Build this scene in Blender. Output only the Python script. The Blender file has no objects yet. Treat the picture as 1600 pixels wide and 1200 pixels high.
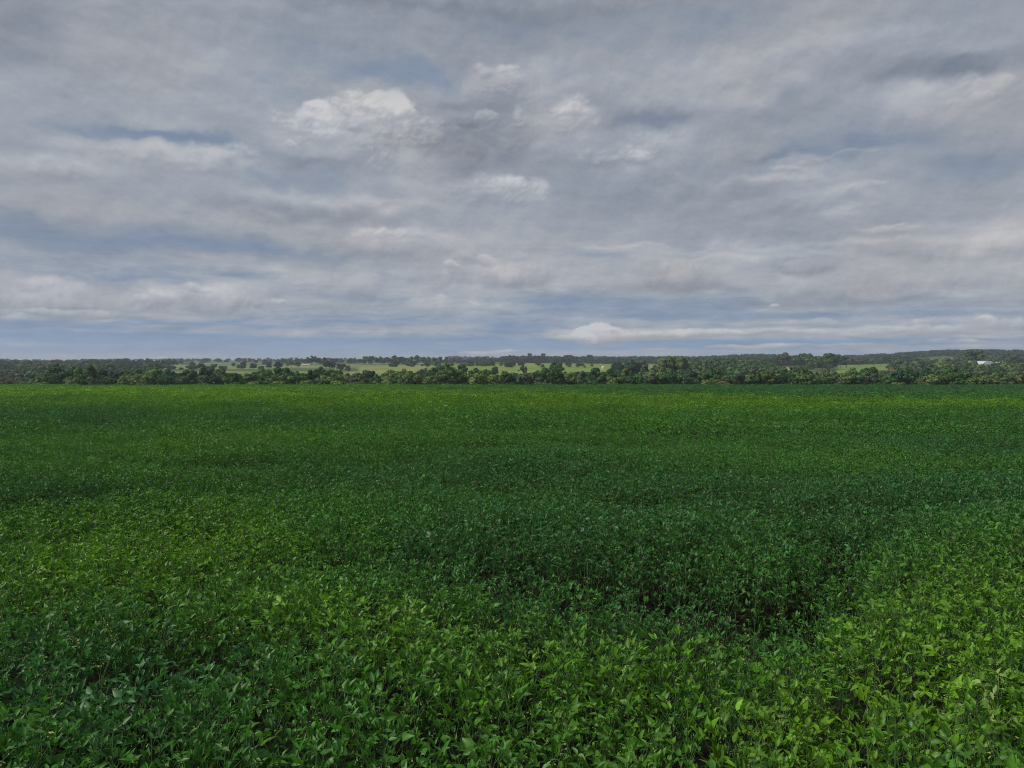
import bpy, math, random
import numpy as np
R = math.radians
rng = np.random.default_rng(7)
random.seed(7)
scn = bpy.context.scene
COL = scn.collection

# ------------------------------------------------------------------ camera
FPX = 1164.0                      # focal length in pixels of the 1600 px wide photograph
PITCH = R(1.5)
CAMZ = 2.95
cam = bpy.data.cameras.new("camera"); camo = bpy.data.objects.new("camera", cam); COL.objects.link(camo)
camo.location = (0, 0, CAMZ); camo.rotation_euler = (R(90) - PITCH, 0, 0)
cam.sensor_width = 36; cam.lens = 36 * FPX / 1600
cam.clip_start = 0.05; cam.clip_end = 90000
scn.camera = camo
scn.view_settings.view_transform = 'Standard'; scn.view_settings.look = 'None'
scn.view_settings.exposure = 0.0; scn.view_settings.gamma = 1.0
scn.render.engine = 'CYCLES'
cy = scn.cycles
cy.max_bounces = 6; cy.diffuse_bounces = 2; cy.glossy_bounces = 2; cy.transmission_bounces = 3
cy.volume_bounces = 0; cy.transparent_max_bounces = 4
cy.filter_width = 1.05
cy.use_adaptive_sampling = True; cy.adaptive_threshold = 0.02
cy.use_denoising = True; cy.denoiser = 'OPENIMAGEDENOISE'; cy.denoising_input_passes = 'RGB_ALBEDO_NORMAL'; cy.denoising_prefilter = 'NONE'

def skydir(px, py):
    """a pixel of the photograph -> azimuth, elevation of that direction in the world"""
    x, y, z = px - 800.0, FPX, 600.0 - py
    c, s = math.cos(-PITCH), math.sin(-PITCH)
    y, z = y * c - z * s, y * s + z * c
    return math.atan2(x, y), math.asin(z / math.sqrt(x * x + y * y + z * z))

# ------------------------------------------------------------------ node helper
class N:
    def __init__(s, tree): s.t = tree; s.n = tree.nodes; s.l = tree.links
    def put(s, sock, v):
        if v is None: return
        if isinstance(v, bpy.types.NodeSocket): s.l.new(v, sock)
        else: sock.default_value = v
    def m(s, op, a, b=None, c=None, clamp=False):
        k = s.n.new('ShaderNodeMath'); k.operation = op; k.use_clamp = clamp
        s.put(k.inputs[0], a); s.put(k.inputs[1], b); s.put(k.inputs[2], c); return k.outputs[0]
    def v(s, op, a, b=None, scale=None):
        k = s.n.new('ShaderNodeVectorMath'); k.operation = op
        s.put(k.inputs[0], a); s.put(k.inputs[1], b)
        if scale is not None: s.put(k.inputs['Scale'], scale)
        return k.outputs['Value'] if op in ('LENGTH', 'DOT_PRODUCT', 'DISTANCE') else k.outputs[0]
    def comb(s, x, y, z=0.0):
        k = s.n.new('ShaderNodeCombineXYZ')
        for i, q in enumerate((x, y, z)): s.put(k.inputs[i], q)
        return k.outputs[0]
    def noise(s, vec, scale, detail=4, rough=0.5, dist=0.0, color=False):
        k = s.n.new('ShaderNodeTexNoise'); s.put(k.inputs['Vector'], vec)
        k.inputs['Scale'].default_value = scale; k.inputs['Detail'].default_value = detail
        k.inputs['Roughness'].default_value = rough; k.inputs['Distortion'].default_value = dist
        return k.outputs['Color' if color else 'Fac']
    def ramp(s, f, a, b, lo=0.0, hi=1.0, smooth=True):
        k = s.n.new('ShaderNodeMapRange'); k.interpolation_type = 'SMOOTHSTEP' if smooth else 'LINEAR'
        s.put(k.inputs[0], f)
        for i, q in enumerate((a, b, lo, hi)): s.put(k.inputs[i + 1], q)
        return k.outputs[0]
    def mix(s, f, a, b, mode='MIX'):
        k = s.n.new('ShaderNodeMix'); k.data_type = 'RGBA'; k.blend_type = mode
        s.put(k.inputs[0], f)
        for sock, q in ((k.inputs[6], a), (k.inputs[7], b)):
            if isinstance(q, tuple): q = (*q[:3], 1.0)
            s.put(sock, q)
        return k.outputs[2]

def srgb(r, g, b):
    f = lambda c: (c / 255 / 12.92) if c <= 10 else ((c / 255 + 0.055) / 1.055) ** 2.4
    return (f(r), f(g), f(b))

# ------------------------------------------------------------------ world: daylight sky, mostly clouded
SUN_EL, SUN_AZ = R(44), R(252)           # compass style: behind the camera and to its left
STR = 0.1
world = bpy.data.worlds.new("World"); scn.world = world; world.use_nodes = True
W = N(world.node_tree); W.n.clear()
wout = W.n.new('ShaderNodeOutputWorld'); bg = W.n.new('ShaderNodeBackground'); W.l.new(bg.outputs[0], wout.inputs[0])
sky = W.n.new('ShaderNodeTexSky'); sky.sky_type = 'NISHITA'; sky.sun_disc = False
sky.sun_elevation = SUN_EL; sky.sun_rotation = SUN_AZ
gw = W.n.new('ShaderNodeTexCoord')
cl = W.ramp(W.noise(gw.outputs['Generated'], 3.0, 4, 0.55), 0.25, 0.6, 0.55, 1.0)
W.l.new(W.mix(cl, sky.outputs[0], tuple(c / STR for c in srgb(172, 175, 184))), bg.inputs[0]); bg.inputs[1].default_value = STR

# ------------------------------------------------------------------ sun, filtered by cloud
sl = bpy.data.lights.new("sun", 'SUN'); sl.energy = 3.0; sl.angle = R(4); sl.color = (1.0, 0.93, 0.82)
so = bpy.data.objects.new("sun", sl); COL.objects.link(so)
sdir = np.array([math.sin(SUN_AZ) * math.cos(SUN_EL), math.cos(SUN_AZ) * math.cos(SUN_EL), math.sin(SUN_EL)])
from mathutils import Vector, Matrix
so.rotation_euler = Vector(sdir).to_track_quat('Z', 'Y').to_euler()

# ------------------------------------------------------------------ numeric noise
def vnoise(x, y, seed=0):
    xi, yi = np.floor(x).astype(np.int64), np.floor(y).astype(np.int64)
    fx, fy = x - xi, y - yi
    fx = fx * fx * (3 - 2 * fx); fy = fy * fy * (3 - 2 * fy)
    def h(a, b):
        n = (a * 374761393 + b * 668265263 + seed * 974634777) & 0xffffffff
        n = ((n ^ (n >> 13)) * 1274126177) & 0xffffffff
        return ((n ^ (n >> 16)) & 0xffff) / 65535.0
    a, b, c, d = h(xi, yi), h(xi + 1, yi), h(xi, yi + 1), h(xi + 1, yi + 1)
    return (a + (b - a) * fx) * (1 - fy) + (c + (d - c) * fx) * fy
def fbm(x, y, seed=0, o=4):
    s, a, t = 0, 0.5, 0
    for i in range(o):
        s = s + a * vnoise(x * 2 ** i + i * 17.3, y * 2 ** i + i * 5.1, seed + i); t += a; a *= 0.5
    return s / t
def sstep(a, b, x):
    t = np.clip((x - a) / (b - a), 0, 1); return t * t * (3 - 2 * t)

# ------------------------------------------------------------------ terrain
EDGE = 250.0
PY = [-100, 0, 250, 262, 300, 380, 480, 600, 900, 1500, 2500, 3100, 3700, 6000, 20000, 80000]
PZ = [0.5, 0, -4.75, -5.1, -8.0, -12.0, -13.0, -9.5, -3.5, 3.0, 15.5, 21.0, 18.0, -30.0, -60.0, -60.0]
def channel(x, y, x0, y0, x1, y1, w, d):
    """a shallow waterway or wheel-track dip along a segment of the field"""
    ux, uy = x1 - x0, y1 - y0; L = math.hypot(ux, uy); ux /= L; uy /= L
    a = (x - x0) * ux + (y - y0) * uy; b = -(x - x0) * uy + (y - y0) * ux
    b = b + 0.5 * np.sin(a * 0.7 + x0)
    m = sstep(-1.5, 1.0, a) * (1 - sstep(L - 1.0, L + 1.5, a))
    return d * np.exp(-(b / w) ** 2) * m
CH = [(-11.0, 12.6, -5.0, 14.9, 0.65, 0.42), (-8.5, 19.2, -3.6, 20.4, 0.8, 0.38), (-0.8, 8.6, 3.2, 8.3, 0.7, 0.36),
      (0.6, 6.6, 2.5, 7.4, 0.4, 0.36), (3.6, 8.3, 5.0, 9.6, 0.5, 0.3), (1.7, 5.0, 2.3, 6.1, 0.28, 0.2), (16, 26, 22, 27, 1.0, 0.35),
      (-3.9, 4.6, -1.8, 5.3, 0.35, 0.25), (-6.6, 7.6, -4.4, 6.6, 0.4, 0.22), (5, 17, 12, 18, 0.8, 0.2), (-28, 46, -20, 47, 1.6, 0.5), (2, 11.5, 9, 12.6, 0.5, 0.22)]
def crop_px(px, py):                    # where a pixel of the photograph meets the crop's top
    z = (600 - py) / FPX; a = math.tan(math.atan(z) - PITCH); s = -(CAMZ - 0.75) / (a + 0.019); return (px - 800) / FPX * s, s
PITS = ((745, 842, .5), (872, 872, .8), (930, 942, .6), (1060, 962, .55), (1092, 850, .5), (842, 1000, .4), (1165, 1082, .35), (250, 1045, .35), (60, 1040, .3), (600, 892, .45), (1010, 885, .5), (780, 905, .5), (1130, 775, .9), (560, 716, 1.6), (300, 716, 1.4),
        (950, 770, .8), (1500, 692, 2.2), (1570, 705, 1.6), (700, 985, .3), (420, 880, .4), (1300, 845, .6), (180, 940, .35), (1180, 560 + 370, .4), (50, 655, 4), (120, 668, 3), (520, 652, 3), (900, 640, 5), (1250, 655, 4), (1000, 690, 2), (680, 700, 1.8))
for px_, py_, w_ in PITS:
    x_, y_ = crop_px(px_, py_); CH.append((x_ - w_ * .9, y_, x_ + w_ * .9, y_ + w_ * .1, w_ * .45, min(.40, .26 + .05 * w_)))
def relief(x, y):
    r = 0.62 * (fbm(x / 8.0, y / 5.0, 3, 3) - 0.5) + 0.30 * (fbm(x / 2.6, y / 2.1, 13, 2) - 0.5) + 0.5 * (fbm(x / 40.0, y / 28.0, 9, 2) - 0.5)
    for c in CH: r = r - 1.35 * channel(x, y, *c)
    return r
def terr(x, y):
    x = np.asarray(x, float); y = np.asarray(y, float)
    z = np.interp(y, PY, PZ)
    t = x / np.maximum(y, 60.0)
    far = sstep(700, 2400, y)
    rise = 21 * sstep(0.38, 0.62, t) + 7 * np.exp(-((t - 0.33) / 0.05) ** 2) - 5 * sstep(-0.1, -0.75, t) * 0 - 6 * sstep(0.42, 0.62, -t)
    z = z + far * rise * (1 - sstep(4000, 6500, y))
    z = z + sstep(420, 900, y) * 9 * (fbm(x / 420.0, y / 500.0, 21, 3) - 0.5)
    m = (1 - sstep(EDGE - 5, EDGE + 20, y)) * sstep(-20, 1.5, y)
    return z + relief(x, y) * m
def mk(py, s, z=None): ...
def at(px, s):
    """ground point at depth s along the direction of column px"""
    x = (px - 800.0) / FPX * s
    return x, s, float(terr(x, s))
def zpix(py, s):                       # world height that a row of the photograph meets at depth s
    return CAMZ + s * math.tan(math.atan((600 - py) / FPX) - PITCH)

def mesh(name, V, F, mat=None, smooth=False, attrs=None):
    me = bpy.data.meshes.new(name)
    V = np.asarray(V, np.float32)
    if isinstance(F, np.ndarray):
        k = F.shape[1]; me.vertices.add(len(V)); me.vertices.foreach_set('co', V.ravel())
        me.loops.add(F.size); me.loops.foreach_set('vertex_index', F.ravel().astype(np.int32))
        me.polygons.add(len(F)); me.polygons.foreach_set('loop_start', np.arange(0, F.size, k, dtype=np.int32))
        me.update(calc_edges=True)
    else:
        me.from_pydata([tuple(map(float, v)) for v in V], [], F)
    if smooth: me.polygons.foreach_set('use_smooth', np.ones(len(me.polygons), bool))
    if mat: me.materials.append(mat)
    return me
def link(name, me, parent=None):
    o = bpy.data.objects.new(name, me); COL.objects.link(o); o.parent = parent; return o
def empty(name, loc, rz=0, s=1.0):
    o = bpy.data.objects.new(name, None); COL.objects.link(o)
    o.location = loc; o.rotation_euler = (0, 0, rz); o.scale = (s, s, s) if not isinstance(s, tuple) else s
    o.empty_display_size = 0.2; return o
def tag(o, label=None, cat=None, group=None, kind=None):
    for k, v in (('label', label), ('category', cat), ('group', group), ('kind', kind)):
        if v: o[k] = v
    return o
def new_mat(name):
    m = bpy.data.materials.new(name); m.use_nodes = True; T = N(m.node_tree); T.n.clear()
    out = T.n.new('ShaderNodeOutputMaterial'); return m, T, out
def simple(name, c, rough=0.8, var=0.2, scale=3.0, spec=0.3, metal=0.0):
    m, T, out = new_mat(name); p = T.n.new('ShaderNodeBsdfPrincipled'); T.l.new(p.outputs[0], out.inputs[0])
    tc = T.n.new('ShaderNodeTexCoord')
    f = T.ramp(T.noise(tc.outputs['Object'], scale, 5, 0.6), 0.25, 0.75, 1 - var, 1 + var, False)
    T.l.new(T.v('SCALE', c, scale=f), p.inputs['Base Color'])
    p.inputs['Roughness'].default_value = rough; p.inputs['Specular IOR Level'].default_value = spec; p.inputs['Metallic'].default_value = metal
    return m

# ------------------------------------------------------------------ sky with its clouds: a shell of air 45 km out
azs = np.radians(np.concatenate([np.arange(-72, -40, 0.4), np.arange(-40, 40, 0.09), np.arange(40, 72.01, 0.4)])); elv_ = np.radians(np.concatenate([np.arange(-2, 0, 0.25), np.arange(0, 5, 0.045), np.arange(5, 29, 0.085), np.arange(29, 66, 0.6)]))
EA, AA = np.meshgrid(elv_, azs, indexing='ij'); sh_ = AA.shape; A1, E1 = AA.ravel(), EA.ravel()
VS = np.clip(E1 / 0.24, 0.10, 1.0)                 # cloud low over the horizon is seen foreshortened
def warp(ax, ay, sa, se, seed, o): return A1 + ax * 2 * (fbm(A1 * sa + 50, E1 * se / VS ** .5 + 50, seed, o) - .5), E1 + ay * VS * 2 * (fbm(A1 * sa + 90, E1 * se / VS ** .5 + 20, seed + 40, o) - .5)
qa, qe = warp(0.040, 0.014, 5, 9, 3, 3); qb, qf = warp(0.034, 0.020, 22, 28, 5, 5)
Q = (qa + qb - A1, qe + qf - E1); qb2, qf2 = warp(0.018, 0.013, 30, 38, 8, 5); QS = (qb2, qf2)
def blobs(items, Qc, SPR=1.0):
    """soft cloud masses given at sky directions (px, py of the photograph, half width, half height, amount)"""
    acc = np.zeros(A1.size)
    for px, py, sx, sy, amt in items:
        a, e = skydir(px, py); a2, _ = skydir(px + sx, py); _, e2 = skydir(px, py - sy)
        acc += amt * np.exp(-0.8 * (((Qc[0] - a) / (a2 - a)) ** 2 + ((Qc[1] - e) / (e2 - e)) ** 2) / (SPR * SPR))
    return acc
cover = blobs([
    # bluer, thinner sky
    (240, 214, 130, 11, -0.80), (340, 222, 60, 7, -0.3), (610, 104, 110, 16, -0.62), (690, 128, 50, 14, -0.3), (425, 275, 80, 20, -0.40), (330, 110, 160, 12, -0.16),
    (150, 378, 300, 17, -0.52), (330, 392, 160, 12, -0.34), (120, 412, 200, 9, -0.36), (190, 433, 90, 10, -0.6), (360, 436, 60, 7, -0.55), (60, 350, 140, 8, -0.2),
    (420, 150, 60, 40, -0.22), (700, 196, 60, 16, -0.22), (1030, 168, 40, 12, -0.35), (1330, 228, 150, 16, -0.42), (1560, 246, 120, 24, -0.40), (1180, 262, 60, 8, -0.3),
    (880, 100, 70, 10, -0.30), (1100, 20, 120, 26, -0.26), (860, 40, 200, 22, -0.20), (980, 60, 120, 10, -0.2),
    (1150, 388, 90, 6, -0.25), (930, 398, 70, 6, -0.36), (870, 470, 90, 16, -0.40), (1000, 476, 110, 16, -0.45), (1140, 462, 60, 16, -0.35), (1240, 492, 200, 6, -0.45), (520, 460, 90, 12, -0.2),
    (600, 498, 220, 9, -0.32), (300, 506, 160, 5, -0.5), (60, 508, 160, 5, -0.6), (140, 524, 260, 5, -0.75), (500, 536, 420, 6, -0.85), (250, 547, 330, 4, -0.55), (820, 516, 60, 9, -0.5),
    (930, 540, 260, 6, -0.95), (1240, 537, 200, 5, -0.85), (1500, 534, 120, 3, -0.6), (1390, 510, 30, 5, -0.2), (700, 548, 90, 5, -0.5), (1480, 505, 40, 4, -0.3),
    # thicker cloud
    (540, 185, 100, 36, 0.25), (640, 240, 130, 26, 0.25), (760, 120, 50, 20, 0.25), (110, 470, 170, 17, 0.45), (300, 462, 80, 16, 0.5), (240, 238, 120, 12, 0.45), (1060, 430, 90, 18, 0.5), (790, 425, 80, 14, 0.35),
    (1300, 440, 200, 20, 0.35), (640, 378, 110, 12, 0.35), (1500, 150, 110, 24, 0.3), (1100, 130, 160, 24, 0.25), (330, 350, 220, 10, 0.2), (550, 515, 330, 4, 0.2),
    (940, 523, 55, 7, 0.95), (890, 526, 40, 5, 0.5), (1080, 521, 130, 5, 0.85), (1240, 519, 120, 4, 0.6), (1440, 516, 120, 6, 0.75), (1560, 521, 60, 5, 0.6), (1180, 541, 60, 1.6, 0.6), (1030, 546, 50, 1.4, 0.5), (760, 552, 30, 1.4, 0.6), (1360, 542, 60, 1.6, 0.5), (1540, 540, 70, 1.8, 0.6), (248, 557, 8, 1.6, 0.7),
], Q)
light = blobs([
    (545, 180, 105, 30, 0.30), (560, 220, 110, 16, 0.12), (480, 190, 40, 24, 0.1), (720, 208, 90, 18, -0.24), (690, 170, 60, 16, -0.24), (740, 250, 110, 24, -0.17), (470, 250, 90, 12, -0.18), (610, 262, 40, 24, 0.10), (880, 195, 70, 28, 0.20), (790, 122, 60, 24, 0.18),
    (1500, 106, 120, 18, -0.36), (1330, 112, 90, 20, -0.14), (1490, 150, 110, 18, 0.26), (1420, 190, 60, 24, 0.12), (1130, 120, 180, 26, 0.14), (1190, 145, 120, 12, 0.12), (1030, 168, 60, 14, -0.36), (950, 150, 60, 16, -0.12),
    (1330, 90, 60, 18, -0.1), (1330, 60, 160, 14, 0.08), (1580, 60, 80, 30, 0.1),
    (1000, 246, 50, 20, 0.26), (1060, 206, 40, 18, 0.2), (1130, 200, 150, 16, -0.08), (1060, 290, 220, 26, -0.10), (1210, 245, 60, 8, -0.26), (1260, 252, 90, 6, 0.20), (1240, 272, 110, 8, 0.26), (1320, 286, 60, 8, 0.2), (1330, 320, 30, 10, 0.2),
    (790, 296, 46, 20, 0.34), (700, 290, 60, 16, 0.12), (530, 312, 130, 9, 0.24), (150, 170, 330, 60, 0.05), (330, 100, 300, 10, 0.04), (560, 60, 200, 20, -0.05),
    (260, 244, 100, 12, 0.26), (340, 238, 60, 10, 0.26), (90, 258, 90, 12, 0.20), (470, 334, 140, 12, -0.18), (280, 330, 160, 10, 0.03), (640, 366, 60, 9, 0.26), (690, 384, 110, 12, 0.08), (600, 400, 120, 6, -0.1), (150, 378, 330, 22, -0.22),
    (1250, 350, 230, 22, -0.10), (1160, 320, 160, 20, -0.10), (930, 320, 150, 16, -0.06), (1570, 350, 70, 14, 0.2), (1540, 375, 80, 14, 0.30), (1400, 352, 50, 5, 0.30), (1200, 385, 260, 5, 0.22), (1130, 402, 110, 6, 0.18), (960, 384, 60, 4, 0.2), (1430, 385, 50, 16, -0.12),
    (1260, 412, 60, 9, -0.12), (1310, 448, 90, 8, 0.10), (1500, 420, 150, 20, 0.05), (1520, 448, 160, 8, 0.05),
    (60, 470, 90, 12, 0.14), (90, 490, 120, 5, 0.10), (300, 455, 60, 12, 0.18), (215, 458, 20, 8, 0.3), (30, 440, 60, 10, 0.12), (180, 488, 200, 5, -0.14), (480, 440, 90, 12, 0.12), (550, 462, 70, 10, -0.08),
    (790, 420, 60, 12, 0.14), (1030, 430, 60, 12, 0.10), (1060, 452, 90, 6, -0.14), (680, 476, 50, 10, 0.20), (760, 418, 40, 12, 0.10), (1330, 470, 230, 6, -0.20), (1210, 478, 120, 5, -0.14), (1440, 490, 230, 5, -0.05), (1000, 500, 120, 5, 0.1),
    (940, 520, 55, 5, 0.30), (945, 530, 50, 3, -0.1), (1100, 517, 140, 3, 0.26), (1450, 512, 110, 5, 0.26), (1545, 500, 40, 6, 0.26), (1440, 524, 120, 3, -0.1), (1100, 526, 120, 2.5, -0.06),
    (870, 8, 330, 20, -0.14), (860, 40, 300, 30, -0.10), (30, 30, 60, 60, -0.16), (620, 12, 160, 12, -0.14), (200, 12, 160, 10, 0.06), (1560, 240, 110, 24, -0.14), (1400, 215, 80, 14, -0.1), (1590, 300, 60, 20, -0.1),
    (400, 200, 60, 30, -0.04), (60, 100, 60, 30, -0.05),
], Q)
def billow(x, y, seed, o=5):
    t, a, w = 0, 1.0, 0
    for k in range(o):
        t = t + a * np.abs(2 * fbm(x * 2 ** k + 13.1 * k, y * 2 ** k + 7.7 * k, seed + k, 2) - 1); w += a; a *= 0.56
    return t / w                                      # rounded lumps with creases between them
pal, pvl, rel_ = np.zeros(A1.size), np.full(A1.size, .5), np.zeros(A1.size)
VSq = np.clip(E1 / 0.16, 0.16, 1.0)
bz = billow(A1 * 11 + 40, E1 * 15 / VSq ** .6 + 40, 120, 4); bz = (bz - bz.mean()) / bz.std()
bf = billow(A1 * 44 + 40, E1 * 52 / VSq ** .6 + 40, 140, 4); bf = (bf - bf.mean()) / bf.std()
wq = (A1 + 0.016 * 2 * (fbm(A1 * 26 + 50, E1 * 34 + 50, 205, 4) - .5), E1 + 0.010 * VSq ** .5 * 2 * (fbm(A1 * 26 + 90, E1 * 34 + 20, 245, 4) - .5))
def puff_(px, py, sx, sy, top, amt, soft=0.55, flat=1.0):
    """one heap of cloud: billowing lit top, shaded and fading base"""
    global pal, pvl, rel_
    a, e = skydir(px, py); a2, _ = skydir(px + sx, py); _, e2 = skydir(px, py - sy)
    u = (wq[0] - a) / (a2 - a); v = (wq[1] - e) / (e2 - e)
    near = (np.abs(u) < 2.4) & (np.abs(v) < 3.2)
    u, v = u[near], v[near]
    h = 1.0 - (u * u + v * v) + 0.26 * bz[near] + 0.09 * bf[near]
    m = sstep(-0.15 * soft, soft * 1.2, h) * sstep(-1.5 * flat, -0.05, v) * amt
    val = top - 0.44 * (1 - sstep(-0.9, 0.75, v)) + 0.05 * bz[near] + 0.03 * bf[near]
    val = (val - 0.55) * 1.28 + 0.58
    pvl[near] = pvl[near] * (1 - m) + val * m; pal[near] = 1 - (1 - pal[near]) * (1 - m)
    rel_[near] = rel_[near] * (1 - m) + (0.5 * np.clip(h, 0, 1.3) + 0.12 * bz[near] + 0.05 * bf[near]) * m * np.clip(sy / 12, .3, 1)
for p_ in (
    (1130, 125, 200, 40, .56, .50, 1.2), (1300, 100, 130, 30, .50, .4, 1.2), (1420, 112, 150, 22, .20, .55, 1.0), (1510, 152, 120, 34, .66, .65, .9), (1400, 190, 60, 26, .55, .4, 1), (1040, 172, 50, 18, .18, .5, 1.0),
    (800, 160, 90, 44, .46, .55, 1.0), (785, 126, 84, 38, .68, .75, 1.1), (800, 108, 36, 15, .86, .7, .8), (760, 112, 22, 12, .78, .6, .6),
    (690, 215, 150, 44, .30, .75, 1.0), (560, 205, 140, 60, .72, .92, 1.0), (720, 190, 46, 14, .20, .6, 1), (760, 186, 22, 10, .7, .6, .6), (480, 250, 70, 18, .34, .5, 1),
    (650, 196, 34, 18, .74, .7, .6), (488, 178, 36, 22, .90, .85, .5), (482, 170, 22, 10, 1.0, .8, .5), (548, 164, 46, 26, .96, .85, .8), (606, 168, 44, 29, .95, .85, .8), (626, 176, 18, 14, .95, .7, .5), (560, 196, 36, 10, .52, .6, .8), (620, 205, 40, 14, .74, .6, .8),
    (877, 192, 84, 42, .70, .80, 1.1), (882, 178, 36, 17, .84, .65, .9), (600, 256, 34, 30, .64, .5, 1.0), (760, 244, 90, 26, .24, .6, 1), (900, 250, 80, 24, .34, .4, 1),
    (1015, 236, 110, 44, .64, .75, 1.1), (990, 244, 32, 17, .80, .65, .9), (1062, 205, 34, 22, .72, .6, .9), (1120, 250, 100, 24, .34, .4, 1.2),
    (790, 302, 96, 34, .74, .80, 1.1), (804, 292, 32, 17, .84, .5, .9), (700, 296, 60, 18, .64, .5, 1), (540, 316, 150, 14, .62, .5, 1.2), (430, 340, 150, 22, .40, .5, 1.2),
    (90, 264, 110, 22, .66, .6, 1), (260, 250, 140, 20, .70, .65, .9), (372, 242, 46, 18, .80, .7, .8), (300, 240, 44, 12, .80, .6, .8), (448, 228, 14, 10, .82, .6, .6), (210, 244, 40, 12, .7, .5, .8),
    (1300, 246, 120, 8, .60, .55, .9), (1235, 262, 60, 9, .76, .6, .8), (1340, 288, 50, 9, .78, .55, .8), (1270, 276, 80, 9, .66, .5, .9), (1330, 322, 34, 9, .66, .5, 1), (1390, 352, 34, 6, .80, .55, .8), (1170, 330, 180, 24, .42, .4, 1.2),
    (640, 384, 120, 26, .62, .65, 1), (636, 366, 50, 12, .76, .6, .8), (1200, 384, 240, 8, .66, .5, 1.2), (1560, 380, 110, 30, .74, .65, 1.0), (1430, 392, 90, 26, .48, .5, 1), (960, 386, 70, 6, .62, .5, 1),
    (550, 446, 110, 22, .60, .5, 1), (70, 472, 170, 36, .62, .80, .8), (30, 440, 70, 16, .70, .6, .9), (310, 470, 110, 32, .66, .85, .7), (300, 450, 26, 9, .84, .6, .7), (216, 464, 20, 12, .88, .7, .7), (120, 492, 190, 8, .66, .6, .8), (430, 473, 14, 5, .9, .75, .5), (500, 478, 120, 12, .52, .4, 1),
    (795, 432, 95, 26, .64, .75, .8), (757, 410, 22, 9, .82, .7, .6), (705, 412, 13, 7, .86, .7, .6), (668, 480, 60, 18, .70, .65, .8), (832, 454, 28, 4, .84, .5, .7), (1060, 436, 105, 32, .62, .80, .7), (1010, 424, 60, 14, .68, .5, .8),
    (1270, 418, 60, 16, .50, .6, .8), (1330, 452, 190, 28, .56, .7, .8), (1550, 430, 120, 34, .60, .6, .9), (1540, 470, 160, 10, .62, .5, 1), (1211, 477, 12, 5, .90, .7, .6), (1300, 488, 150, 6, .46, .5, 1),
    (1240, 505, 160, 7.0, 0.78, .6, .8), (1540, 506, 60, 18.2, 0.90, .85, .6), (1534, 499, 12, 8.4, 1.04, .8, .5), (1440, 508, 60, 11.2, 0.86, .7, .6), (1595, 506, 26, 15.4, 0.92, .8, .6), (1400, 517, 80, 9.8, 0.84, .8, .6), (1500, 521, 100, 7.0, 0.80, .7, .6), (1590, 526, 50, 7.0, 0.86, .7, .6),
    (940, 524, 62, 19.6, 0.86, .92, .5), (925, 515, 26, 8.4, 1.00, .85, .5), (958, 514, 14, 5.6, 1.04, .8, .5), (895, 528, 34, 9.8, 0.88, .85, .5), (1000, 523, 60, 8.4, 0.88, .8, .6), (1085, 520, 110, 8.4, 0.92, .85, .6), (1075, 518, 14, 4.2, 1.05, .8, .5), (1190, 518, 80, 7.0, 0.82, .7, .7), (1280, 520, 60, 5.6, 0.82, .7, .7),
    (850, 505, 60, 5, .66, .4, 1), (1240, 541, 60, 3, .66, .6, .7), (1150, 542, 70, 6, .86, .75, .6), (1040, 545, 54, 5, .88, .8, .6), (760, 550, 44, 4.5, .90, .8, .6), (700, 537, 24, 3, .66, .5, .8), (1350, 539, 80, 5.5, .80, .7, .7), (1460, 535, 80, 6, .82, .7, .7), (1550, 535, 80, 7, .86, .75, .7), (880, 553, 30, 2, .8, .6, .7), (248, 558, 10, 3, .92, .85, .5), (600, 540, 80, 2, .6, .3, 1), (300, 512, 160, 4, .6, .5, 1), (560, 515, 140, 4, .62, .5, 1), (480, 500, 90, 4, .62, .5, 1)):
    puff_(*p_)
G_ = rel_.reshape(sh_); ge_ = np.gradient(G_, elv_, axis=0); ga_ = np.gradient(G_, azs, axis=1)
pvl = pvl + 0.10 * np.tanh((-ge_ * 0.0022 * VSq.reshape(sh_) + ga_ * 0.0010).ravel() / 0.10)
RS = 45000.0
DV = np.stack([np.sin(A1) * np.cos(E1) * RS, np.cos(A1) * np.cos(E1) * RS, np.sin(E1) * RS + CAMZ], -1)
ii = np.arange(A1.size).reshape(sh_)
DF = np.stack([ii[:-1, :-1], ii[1:, :-1], ii[1:, 1:], ii[:-1, 1:]], -1).reshape(-1, 4)
sm, W, out = new_mat('sky'); em = W.n.new('ShaderNodeEmission'); W.l.new(em.outputs[0], out.inputs[0])
sm.cycles.emission_sampling = 'NONE'
ge = W.n.new('ShaderNodeNewGeometry'); sep = W.n.new('ShaderNodeSeparateXYZ')
W.l.new(W.v('NORMALIZE', ge.outputs['Position']), sep.inputs[0])
dx, dy, dz = sep.outputs
az = W.m('ARCTAN2', dx, dy); el = W.m('ARCSINE', dz)
fa = W.n.new('ShaderNodeAttribute'); fa.attribute_name = 'cloud'
fs = W.n.new('ShaderNodeSeparateColor'); W.l.new(fa.outputs['Color'], fs.inputs[0]); cover_, light_, heads_ = fs.outputs
def C2(sx, sy, k=0.0, ox=0.0, oy=0.0): return W.comb(W.m('MULTIPLY', W.m('ADD', az, ox), sx), W.m('MULTIPLY', W.m('ADD', el, oy), sy), k)
low = W.ramp(el, 0.02, 0.26, 1.0, 0.0)                       # 1 near the horizon, where cloud decks are seen edge on
lowv = W.m('POWER', W.m('MAXIMUM', el, 0.0005), 0.62)
strat = W.noise(C2(2.4, 6.0, 1.3), 2.0, 6, 0.52, 0.1)
streak = W.noise(W.comb(W.m('MULTIPLY', az, 3.2), W.m('MULTIPLY', lowv, 17.0), 5.1), 2.6, 6, 0.55, 0.15)
tx = W.n.new('ShaderNodeMix'); tx.data_type = 'FLOAT'; W.l.new(low, tx.inputs[0]); W.l.new(strat, tx.inputs[2]); W.l.new(streak, tx.inputs[3]); tex = W.m('SUBTRACT', tx.outputs[0], 0.5)
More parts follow.
